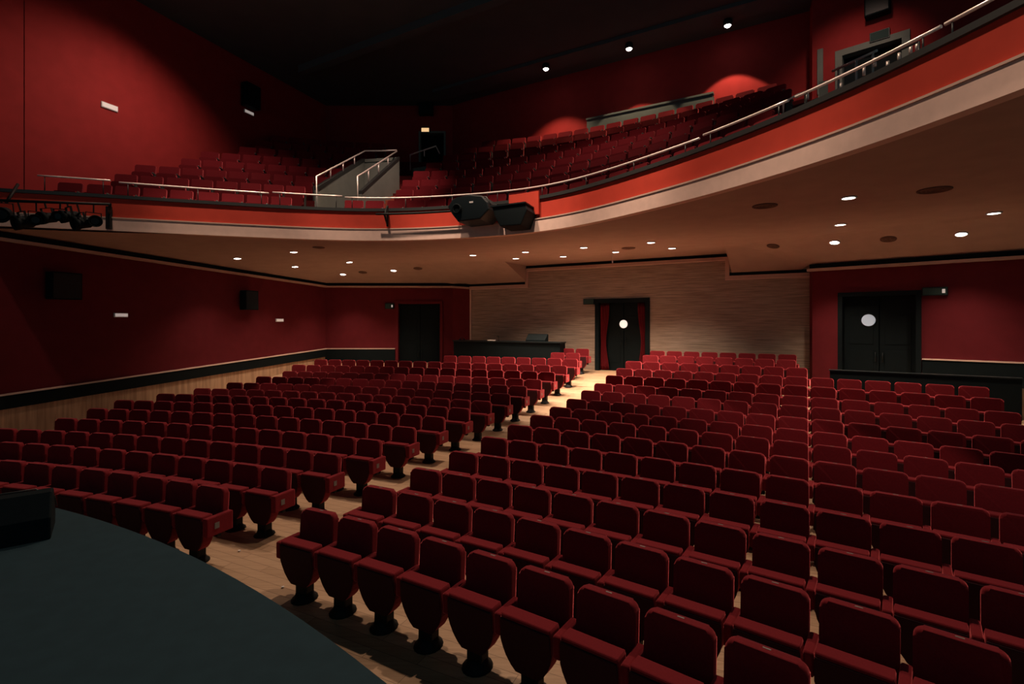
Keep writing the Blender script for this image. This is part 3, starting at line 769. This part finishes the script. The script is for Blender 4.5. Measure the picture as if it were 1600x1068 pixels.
# right side: sunken stair walls and rails
o = vubox('gangway_wall', .15, .27, 9.2, 14.8, 2.3, 3.7, 'greywall'); tag(o, 'dark grey low wall at the right end of the balcony seats', 'wall')
o = vubox('gangway_wall', 1.5, 1.62, 9.0, 14.5, 2.3, 3.3, 'greywall'); tag(o, 'dark grey low wall under the far right balcony rail', 'wall')
rail_obj('gangway_rail', [at(1301, 111, 12.2), at(1370, 79, 11.0)], [(at(1310, 107, 12.1), at(1310, 225, 12.1)), (at(1338, 94, 11.5), at(1338, 170, 11.5)), (at(1364, 82, 11.1), at(1364, 155, 11.1))], .03, 'white sloping handrail before the upper right balcony door', 'rails of the balcony gangway')
pp = [(1262, 150), (1314, 137), (1350, 112), (1367, 98), (1387, 103), (1405, 90), (1423, 79), (1433, 74)]
e0 = at(1224, 170, 9.3)
rail_obj('stair_balusters', [at(1224, 200, 9.6), at(1224, 160, 9.6), at(1246, 148, 9.5), at(1262, 142, 9.4)], [], .022, 'short bent white rail where the right seats end')
e = empty('baluster_row', at(1262, 158, 9.3)); o0 = e.location.copy()
for x, y in pp:
    Y = lerp(9.3, 7.6, (x-1262)/170)
    bm = bmesh.new(); tube_into(bm, [at(x, y-7, Y)-o0, at(x, y+6, Y)-o0], .024, 8); build('baluster', bm, 'steel', e)
bm = bmesh.new(); tube_into(bm, [at(1258, 145, 9.35)-o0, at(1436, 65, 7.5)-o0], .014, 6); tube_into(bm, [at(1258, 162, 9.35)-o0, at(1436, 84, 7.5)-o0], .014, 6); build('rail_bar', bm, 'capmat', e)
bm = bmesh.new(); tube_into(bm, [at(1258, 145, 9.35)-o0, at(1258, 205, 9.35)-o0], .016, 6); tube_into(bm, [at(1436, 65, 7.5)-o0, at(1436, 140, 7.5)-o0], .016, 6); build('end_post', bm, 'capmat', e)
tag(e, 'row of short white balusters beyond the right balcony front', 'railing')
# projection booth front
o = vubox('projection_booth', -6.9, -2.62, 17.35, 17.68, 5.9, 7.28, 'teal'); tag(o, 'grey-green booth front low on the upper back wall', 'booth')
bq = build('sill', boxbm(-2.16, 2.16, -.20, .0, 7.28+EYE, 7.34+EYE), 'teal', o)

# ------------------------------------------------------------------ things on the walls
def frame_of(a, b): d = dirn(a, b); return math.atan2(d.y, d.x)
def wallthing(name, a, b, px, py, y=0.):
    d = dirn(a, b); x = px_along(a, b, px); p = a+d*x
    return empty(name, (p.x, p.y, z_at(a, b, px, py)), frame_of(a, b))
def emergency(a, b, px, py, w_, h_, label, m='lamplow', body='white'):
    e = wallthing('emergency_light', a, b, px, py)
    build('housing', boxbm(-w_/2, w_/2, -.05, -.002, -h_/2, h_/2, bev=.008), body, e)
    build('lens', boxbm(-w_/2+.02, w_/2-.02, -.062, -.051, -h_/2+.02, h_/2-.02), m, e)
    return tag(e, label, 'emergency light', 'small emergency lights on the walls')
emergency(WL0, WL1, 170, 167, .42, .16, 'white emergency light on the red panel, high on the left wall')
emergency(WL0, WL1, 388, 176, .40, .13, 'white emergency light just below the upper left wall speaker')
emergency(WL0, WL1, 188, 492, .36, .12, 'grey emergency light low on the dark left wall')
emergency(WL0, WL1, 436, 500, .36, .12, 'white emergency light near the corner of the left wall')
def wspeaker(a, b, px, py, w_, h_, label, tilt=.0):
    e = wallthing('wall_speaker', a, b, px, py)
    build('cabinet', boxbm(-w_/2, w_/2, -.34, -.06, -h_/2, h_/2, bev=.015), 'speaker', e)
    build('grille', boxbm(-w_/2+.03, w_/2-.03, -.352, -.341, -h_/2+.03, h_/2-.03), 'blackgloss', e)
    build('bracket', boxbm(-.05, .05, -.06, -.002, -.12, .12), 'iron', e)
    return tag(e, label, 'speaker', 'black speakers on the walls')
wspeaker(WL0, WL1, 386, 152, .60, .80, 'black speaker high on the upper left wall')
wspeaker(WL0, WL1, 383, 469, .55, .68, 'black speaker on the stalls left wall near the corner')
wspeaker(WL0, WL1, 93, 447, .66, .68, 'black speaker on the stalls left wall nearest the stage')
wspeaker(WL1, WB1, 667, 168, .60, .80, 'black speaker on the back wall above the upper left door')
wspeaker(WR0, WR1, 1373, 14, .55, .52, 'black speaker high above the upper right door')
def exitsign(a, b, px, py, w_, h_, label, lit=False, ln=None):
    e = wallthing('exit_sign', a, b, px, py)
    build('housing', boxbm(-w_/2, w_/2, -.09, -.002, -h_/2, h_/2, bev=.008), 'blackgloss', e)
    build('sign_face', boxbm(-w_/2+.02, w_/2-.02, -.098, -.091, -h_/2+.02, h_/2-.02), 'signlit' if lit else 'sign', e)
    if ln is not None: build('indicator', boxbm(ln-.03, ln+.03, -.106, -.099, -.05, .05), 'lamplow', e)
    return tag(e, label, 'exit sign', 'exit signs above the doors')
exitsign(WL1, WB1, 609, 478, .38, .24, 'dark exit sign left of the stalls left door', ln=.12)
exitsign(WC0, WC1, 921, 471, .42, .20, 'dark exit sign left of the centre door')
exitsign(WR0, WR1, 1461, 455, .50, .21, 'dark exit sign right of the stalls right door', ln=.17)
exitsign(WL1, WB1, 665, 204, .36, .20, 'small glowing exit sign above the upper left door', lit=True)
exitsign(WR0, WR1, 1375, 57, .44, .26, 'dark exit sign above the upper right door')
e = wallthing('wall_strip', WR0, WR1, 1282, 106); build('panel', boxbm(-.07, .07, -.05, -.002, -.75, .52), 'greywall', e); tag(e, 'narrow grey upright panel left of the upper right door', 'panel')

# ------------------------------------------------------------------ lamps
def soffit_hit(px, py):
    t = (px-800)/800; k = (503-py)/800; Y = 2.2/k
    for _ in range(60):
        p = Vector((t*Y, Y)); v, u = tovu(p.x, p.y); z = sof_z(v, u); Y = .6*Y + .4*z/k
    return Vector((t*Y, Y, EYE+z))
def slope_at(p):
    v, u = tovu(p.x, p.y); e = .15
    gv = (sof_z(v+e, u)-sof_z(v-e, u))/(2*e); gu = (sof_z(v, u+e)-sof_z(v, u-e))/(2*e)
    g = EV*gv + EU*gu
    return Vector((-g.x, -g.y, 1)).normalized()
DL = [(371,403,'left group, leftmost'),(459,393,'left group, nearest the balcony front'),(461,416,'left group, below two others'),(546,409,'left group, right of centre'),(536,428,'left group, nearest the back wall'),(615,422,'left group, rightmost'),
      (739,398,'leftmost before the centre wall'),(821,393,'front line, second from the left'),(912,386,'front line, right of the middle'),(1017,378,'front line, rightmost'),
      (806,403,'rear line, leftmost'),(880,400,'rear line, second'),(962,393,'rear line, above the centre door'),(1050,387,'rear line, rightmost'),
      (1326,308,'right group, front of a line of three'),(1313,350,'right group, middle of a line of three'),(1304,378,'right group, back of a line of three'),(1553,332,'far right, larger one'),(1502,365,'far right, smaller one')]
DLP = {0: 75, 1: 70, 2: 85, 3: 100, 4: 105, 5: 115, 6: 150, 7: 180, 8: 210, 9: 220, 10: 160, 11: 190, 12: 240, 13: 240, 14: 120, 15: 150, 16: 150, 17: 90, 18: 110}
for i, (px, py, lb) in enumerate(DL):
    p = soffit_hit(px, py); nrm = slope_at(p)
    e = empty('ceiling_downlight', p); e.rotation_euler = nrm.to_track_quat('Z', 'Y').to_euler()
    bm = bmesh.new(); lathe_into(bm, [(.125, -.002), (.13, -.02), (.105, -.026), (.10, -.004)], 24); build('trim_ring', bm, 'white', e)
    bm = bmesh.new(); lathe_into(bm, [(.10, -.006), (.098, -.018), (.05, -.024)], 24); build('diffuser', bm, 'lamp', e)
    tag(e, 'round lit ceiling downlight under the balcony, ' + lb, 'downlight', 'downlights under the balcony')
    q = p - Vector((0, 0, .06)); spot('downlight_lamp', q, q-Vector((0, 0, 1)), DLP[i]*3.2, 100, 1., .09, (1., .73, .53))
BL = [(853,101),(983,69),(1137,32)]
for i, (px, py) in enumerate(BL):
    t = (px-800)/800; k = (503-py)/800; z = CEIL-.14; Y = z/k; p = Vector((t*Y, Y, z+EYE))
    e = empty('ceiling_spotlight', p)
    bm = bmesh.new(); lathe_into(bm, [(.11, .019), (.13, -.03), (.12, -.16), (.10, -.16), (.09, -.06)], 20); build('can', bm, 'black', e)
    bm = bmesh.new(); lathe_into(bm, [(.095, -.10), (.10, -.15), (.07, -.19)], 20); build('lens', bm, 'lamp', e)
    tag(e, 'bright spotlight under the dark ceiling, %s of the line of three' % ('left', 'middle', 'right')[i], 'spotlight', 'spotlights above the balcony')
    q = p - Vector((0, 0, .22)); spot('spotlight_lamp', q, q-Vector((0, 0, 1)), 260, (98, 82, 86)[i], (.4, .12, .15)[i], .04, (1., .60, .38))
for v, u, *_ in HOUSE + STALLS:
    e = empty('house_light', vu(v, u, CEIL)); bm = bmesh.new(); lathe_into(bm, [(.05, 0), (.16, -.02), (.18, -.30), (.16, -.30), (.13, -.06)], 20); build('can', bm, 'black', e)
    tag(e, 'house light can on the ceiling above the front stalls', 'house light', 'house lights out of view')
# grilles and sensors in the soffit
for px, py, r, lb in [(1195,321,.22,'beside the bright lamps near the balcony edge'),(1460,296,.24,'nearest the right end of the balcony front'),(1208,384,.16,'near the raised bay'),(1388,373,.17,'right of the line of three lamps'),(498,386,.17,'among the left lamps'),(653,419,.17,'right of the left lamps'),(567,425,.16,'between the left lamps near the back'),(982,387,.2,'in the raised bay')]:
    p = soffit_hit(px, py); nrm = slope_at(p); e = empty('ceiling_grille', p); e.rotation_euler = nrm.to_track_quat('Z', 'Y').to_euler()
    bm = bmesh.new()
    for q in range(4): lathe_into(bm, [(r*(1-q*.24), -.001), (r*(1-q*.24), -.018), (r*(1-q*.24)-.02, -.024), (r*(1-q*.24)-.03, -.001)], 20)
    build('grille', bm, 'blade', e); tag(e, 'round brown ceiling grille, ' + lb, 'grille', 'ceiling grilles under the balcony')
p = soffit_hit(957, 388)
e = empty('hanging_microphone', p); bm = bmesh.new(); tube_into(bm, [(0, 0, 0), (0, 0, -.36)], .004, 6); build('cable', bm, 'white', e)
bm = bmesh.new(); lathe_into(bm, [(.008, -.36), (.02, -.37), (.022, -.42), (.01, -.44)], 10); build('capsule', bm, 'white', e); tag(e, 'small white pendant hanging before the centre wall', 'microphone')

# ------------------------------------------------------------------ projectors on the balcony front
def local_at(px, py, Y, yaw): return empty('x', at(px, py, Y), yaw)
vP = v_of_px(760); uP = u_par(vP); e_ = .1
tv = Vector((2*e_, u_par(vP+e_)-u_par(vP-e_))); yawP = math.atan2(tv.y, tv.x)-HALL
# big projector
base = vu(vP, uP, 2.80); off = EU*-.48
e = empty('large_projector', (base.x+off.x, base.y+off.y, base.z), yawP)
prof = [(-.58, .02), (-.44, .20), (-.30, .235), (.02, .27), (.34, .22), (.50, .05), (.54, -.12), (.30, -.34), (-.30, -.36), (-.45, -.16)]
build('body', prism(prof, 'y', -.40, .40, .03, 2), 'blackgloss', e)
mt = Matrix.Translation((-.30, -.42, -.06)) @ Matrix.Rotation(PI/2, 4, 'X'); bm = bmesh.new(); lathe_into(bm, [(.11, -.04), (.12, .06), (.09, .06), (.08, .02)], 20, mt); build('lens', bm, 'black', e)
build('label', boxbm(.02, .12, -.408, -.401, .06, .10), 'white', e)
bm = bmesh.new(); tube_into(bm, [(.20, -.2, .25), (.42, -.3, .20), (.56, -.25, -.05)], .012); build('cable', bm, 'capmat', e)
tag(e, 'large black projector hung on the balcony front', 'projector')
# second box on its shelf
e = empty('projector_housing', (base.x+off.x*1.1+.98, base.y+off.y*1.12-.30, base.z-.18), yawP)
build('body', prism([(-.42, .10), (.40, .13), (.46, -.02), (.30, -.36), (-.22, -.36), (-.36, -.12)], 'y', -.38, .36, .02, 2), 'black', e)
build('lid', prism([(-.45, .10), (.43, .13), (.43, .16), (-.45, .13)], 'y', -.42, .40), 'blackgloss', e)
tag(e, 'black wedge-shaped equipment box right of the large projector', 'equipment box')
# raised red panel behind it
va, vb = v_of_px(798), v_of_px(845)
o = front_band('raised_front_panel', va, vb, -.10, -.052, 2.60, 3.16, 'frontred'); tag(o, 'raised orange-red panel behind the equipment box on the balcony front', 'panel')
# pipe with its bracket
va, vb = v_of_px(592), v_of_px(725)
e = empty('lighting_pipe', vu((va+vb)/2, u_par((va+vb)/2), 2.85)); o0 = e.location.copy()
bm = bmesh.new(); tube_into(bm, [vu(q[0], q[1], 2.84)-o0 for q in front_pts(va, vb, .3, -.30)], .028); build('pipe', bm, 'iron', e)
vq = v_of_px(606); q = front_pts(vq, vq+.01, .01, -.30)[0]; q1 = front_pts(vq, vq+.01, .01, -.04)[0]
bm = bmesh.new(); tube_into(bm, [vu(q1[0], q1[1], 3.10)-o0, vu(q[0], q[1], 2.84)-o0, vu(q1[0], q1[1], 2.60)-o0], .03, 6); tube_into(bm, [vu(q1[0], q1[1], 3.12)-o0, vu(q1[0], q1[1], 2.56)-o0], .03, 6); build('bracket', bm, 'iron', e)
vq = v_of_px(720); q = front_pts(vq, vq+.01, .01, -.30)[0]; q1 = front_pts(vq, vq+.01, .01, -.04)[0]
bm = bmesh.new(); tube_into(bm, [vu(q1[0], q1[1], 3.10)-o0, vu(q[0], q[1], 2.84)-o0, vu(q1[0], q1[1], 2.60)-o0], .03, 6); build('bracket', bm, 'iron', e)
tag(e, 'black pipe on brackets left of the large projector', 'pipe')
# lighting bar with hanging lanterns, far left
YB = 10.6
e = empty('lighting_bar', at(90, 317, YB)); o0 = e.location.copy()
bm = bmesh.new(); tube_into(bm, [at(-30, 312, 10.2)-o0, at(172, 319, 11.3)-o0], .03); build('pipe', bm, 'iron', e)
q = v_of_px(172); q1 = front_pts(q, q+.01, .01, -.045)[0]; a = vu(q1[0], q1[1], 0)
bm = bmesh.new(); addbox(bm, -.05, .05, -.05, .03, -.42, .12); b_ = build('bracket', bm, 'iron', e, loc=Vector((a.x, a.y, at(172, 316, 11.3).z))-o0)
bm = bmesh.new(); tube_into(bm, [at(172, 319, 11.3)-o0, Vector((a.x, a.y, at(172, 319, 11.3).z))-o0], .03); build('bracket', bm, 'iron', e)
bm = bmesh.new(); tube_into(bm, [at(10, 316, 10.42)-o0, at(28, 288, 10.9)-o0], .03); build('bracket', bm, 'iron', e)
tag(e, 'black lighting bar across the far left of the balcony front', 'lighting bar')
def lantern(px, py, yaw, tilt, r, l, label):
    Y = lerp(10.3, 11.1, px/172.); p = at(px, py, Y-.05); top = at(px, lerp(313, 319, px/172.)+3, Y)
    e = empty('stage_lantern', p); e.rotation_euler = (tilt, 0, yaw)
    R = Matrix.Rotation(PI/2, 4, 'X')
    bm = bmesh.new(); lathe_into(bm, [(r*.55, -l*.5), (r*.8, -l*.35), (r*.85, l*.1), (r, l*.3), (r*1.05, l*.5), (r*.9, l*.5), (r*.8, l*.32)], 18, R); build('housing', bm, 'black', e)
    bm = bmesh.new(); lathe_into(bm, [(r*.78, l*.30), (r*.6, l*.36)], 16, R); build('lens', bm, 'blackgloss', e)
    h = (top.z-p.z)
    bm = bmesh.new(); 
    for s in (-1, 1): addbox(bm, s*(r+.012)-.006, s*(r+.012)+.006, -.02, .02, -.02, r+.06)
    addbox(bm, -r-.018, r+.018, -.02, .02, r+.06, r+.072); addbox(bm, -.012, .012, -.012, .012, r+.07, max(h, r+.1)); build('yoke', bm, 'iron', e)
    return tag(e, label, 'stage lantern', 'stage lanterns on the far left bar')
for a_ in [(5, 334, .5, .3, .15, .34, 'stage lantern cut by the left edge of the frame'), (38, 347, -.5, .25, .145, .34, 'round black stage lantern, second on the left bar'), (57, 344, .6, .1, .11, .30, 'black stage lantern half hidden between its neighbours, left'), (76, 340, -.2, .25, .125, .34, 'black stage lantern in the middle of the left bar'), (94, 339, .3, .0, .10, .26, 'small black stage lantern right of the middle of the left bar'), (110, 338, -.6, .2, .13, .34, 'black stage lantern hung high, third from the right'), (129, 348, -.5, .25, .14, .34, 'round black stage lantern, second from the right'), (146, 346, .9, .05, .12, .34, 'rightmost black stage lantern on the left bar')]: lantern(*a_)

# ------------------------------------------------------------------ mixing desk, barrier, monitor, small things
YA, YBk = 20.1, 18.05
a, b = at(709, 531, YA), at(875, 532, YBk); d = Vector((b.x-a.x, b.y-a.y)); L = d.length; yaw = math.atan2(d.y, d.x)
e = empty('control_desk', (a.x, a.y, floor_at(a.x, a.y)-.0), yaw); h = a.z-1.10
base_z = e.location.z; ht = a.z-base_z
build('front_panel', boxbm(0, L, 0, .04, -.25, ht-.05), 'black', e); build('side_panel', boxbm(0, .04, .04, .5, -.05, ht-.05), 'black', e); build('side_panel', boxbm(L-.04, L, .04, .5, -.05, ht-.05), 'black', e)
build('worktop', boxbm(-.03, L+.03, -.05, .52, ht-.05, ht, bev=.006), 'blackgloss', e)
tag(e, 'long black control desk behind the left stalls seats', 'desk')
def on_desk(s, y): 
    p = Vector((a.x, a.y)) + d.normalized()*s + Vector((-d.y, d.x)).normalized()*y
    return Vector((p.x, p.y, a.z))
def s_px(px): return along(Vector((a.x, a.y)), Vector((b.x, b.y)), (px-800)/800)
e = empty('mixing_console', on_desk(s_px(836), .2), yaw)
build('body', prism([(-.12, 0), (.18, 0), (.18, .26), (.10, .26), (-.12, .06)], 'x', -.42, .36, .008), 'black', e); build('meter_bridge', boxbm(-.40, .34, .1, .14, .26, .275), 'blackgloss', e)
tag(e, 'black console with raised back at the right of the control desk', 'console')
o = build('paper_stack', boxbm(-.13, .13, -.09, .09, .0, .03), 'paper', loc=on_desk(s_px(767), .05)+Vector((0, 0, .001)), rotz=yaw); tag(o, 'small stack of white paper on the control desk', 'paper')
e = empty('desk_lamp', on_desk(s_px(776), .15), yaw); bm = bmesh.new(); lathe_into(bm, [(.05, 0), (.05, .012), (.008, .02), (.008, .17)], 12); build('stand', bm, 'iron', e); build('head', boxbm(-.04, .04, -.07, .02, .165, .185, bev=.004), 'iron', e); tag(e, 'little black lamp beside the paper on the control desk', 'lamp')
e = empty('headphones', on_desk(s_px(720), .08), yaw); bm = bmesh.new(); tube_into(bm, [(.09*math.cos(t), 0, .03+.09*math.sin(t)) for t in [PI*k/12 for k in range(13)]], .008); build('headband', bm, 'capmat', e)
for s_ in (-1, 1): build('ear_cup', boxbm(s_*.09-.02, s_*.09+.02, -.035, .035, 0, .06, bev=.01), 'capmat', e)
tag(e, 'dark headphones lying at the left end of the control desk', 'headphones')
# black barrier behind the right rows
q0, q1 = Vector((7.82, 12.60)), Vector((10.66, 10.70)); d = dirn(q0, q1)
zt = EYE-1.166
e = empty('barrier_wall', (q0.x, q0.y, .62), math.atan2(d.y, d.x))
LB = (q1-q0).length
build('panel', boxbm(0, LB, 0, .08, -.05, zt-.62-.03), 'black', e); build('top_rail', boxbm(-.02, LB+.02, -.03, .11, zt-.62-.03, zt-.62, bev=.005), 'blackgloss', e)
tag(e, 'low black barrier behind the top rows of the right block', 'barrier')
o = build('barrier_end_panel', boxbm(0, .9, 0, .06, -.05, .85), 'wainscot', loc=(q1.x+.05, q1.y+.05, .62), rotz=math.atan2(d.y, d.x)); tag(o, 'pale wooden panel at the right end of the black barrier', 'panel')
# floor monitor on the stage
e = empty('floor_monitor', (-4.08, 4.12, SZ), math.radians(38)); e.scale = (.88, .88, .88)
build('cabinet', prism([(-.24, 0), (.24, 0), (.24, .16), (.06, .40), (-.10, .40), (-.24, .20)], 'x', -.33, .33, .015), 'speaker', e)
mt = Matrix.Translation((0, .155, .285)) @ Matrix.Rotation(math.radians(-53), 4, 'X')
bm = boxbm(-.30, .30, -.13, .13, -.004, .006); bmesh.ops.transform(bm, matrix=mt, verts=bm.verts); build('grille', bm, 'blackgloss', e)
bm = bmesh.new(); tube_into(bm, [(-.33, .12, .42), (-.2, .05, .41), (.2, .05, .41), (.33, .12, .30), (.34, .24, .17)], .006); build('cable', bm, 'capmat', e)
tag(e, 'black wedge floor monitor on the stage at the left edge', 'floor monitor')
for px, py, lb in ((442, 918, 'before the first seat of the right block'), (336, 882, 'by the stage edge below the left block')):
    Y = EYE*800/(py-503); p = at(px, py, Y)
    if px < 400: p = p + Vector((.1, .35, 0))
    bm = bmesh.new(); bmesh.ops.create_icosphere(bm, subdivisions=1, radius=.016)
    for v in bm.verts: v.co.z = v.co.z*.6+.010; v.co.x *= 1+.5*random.random()
    o = build('paper_scrap', bm, 'paper', loc=(p.x, p.y, 0.002)); tag(o, 'tiny white paper scrap on the oak floor ' + lb, 'paper scrap')
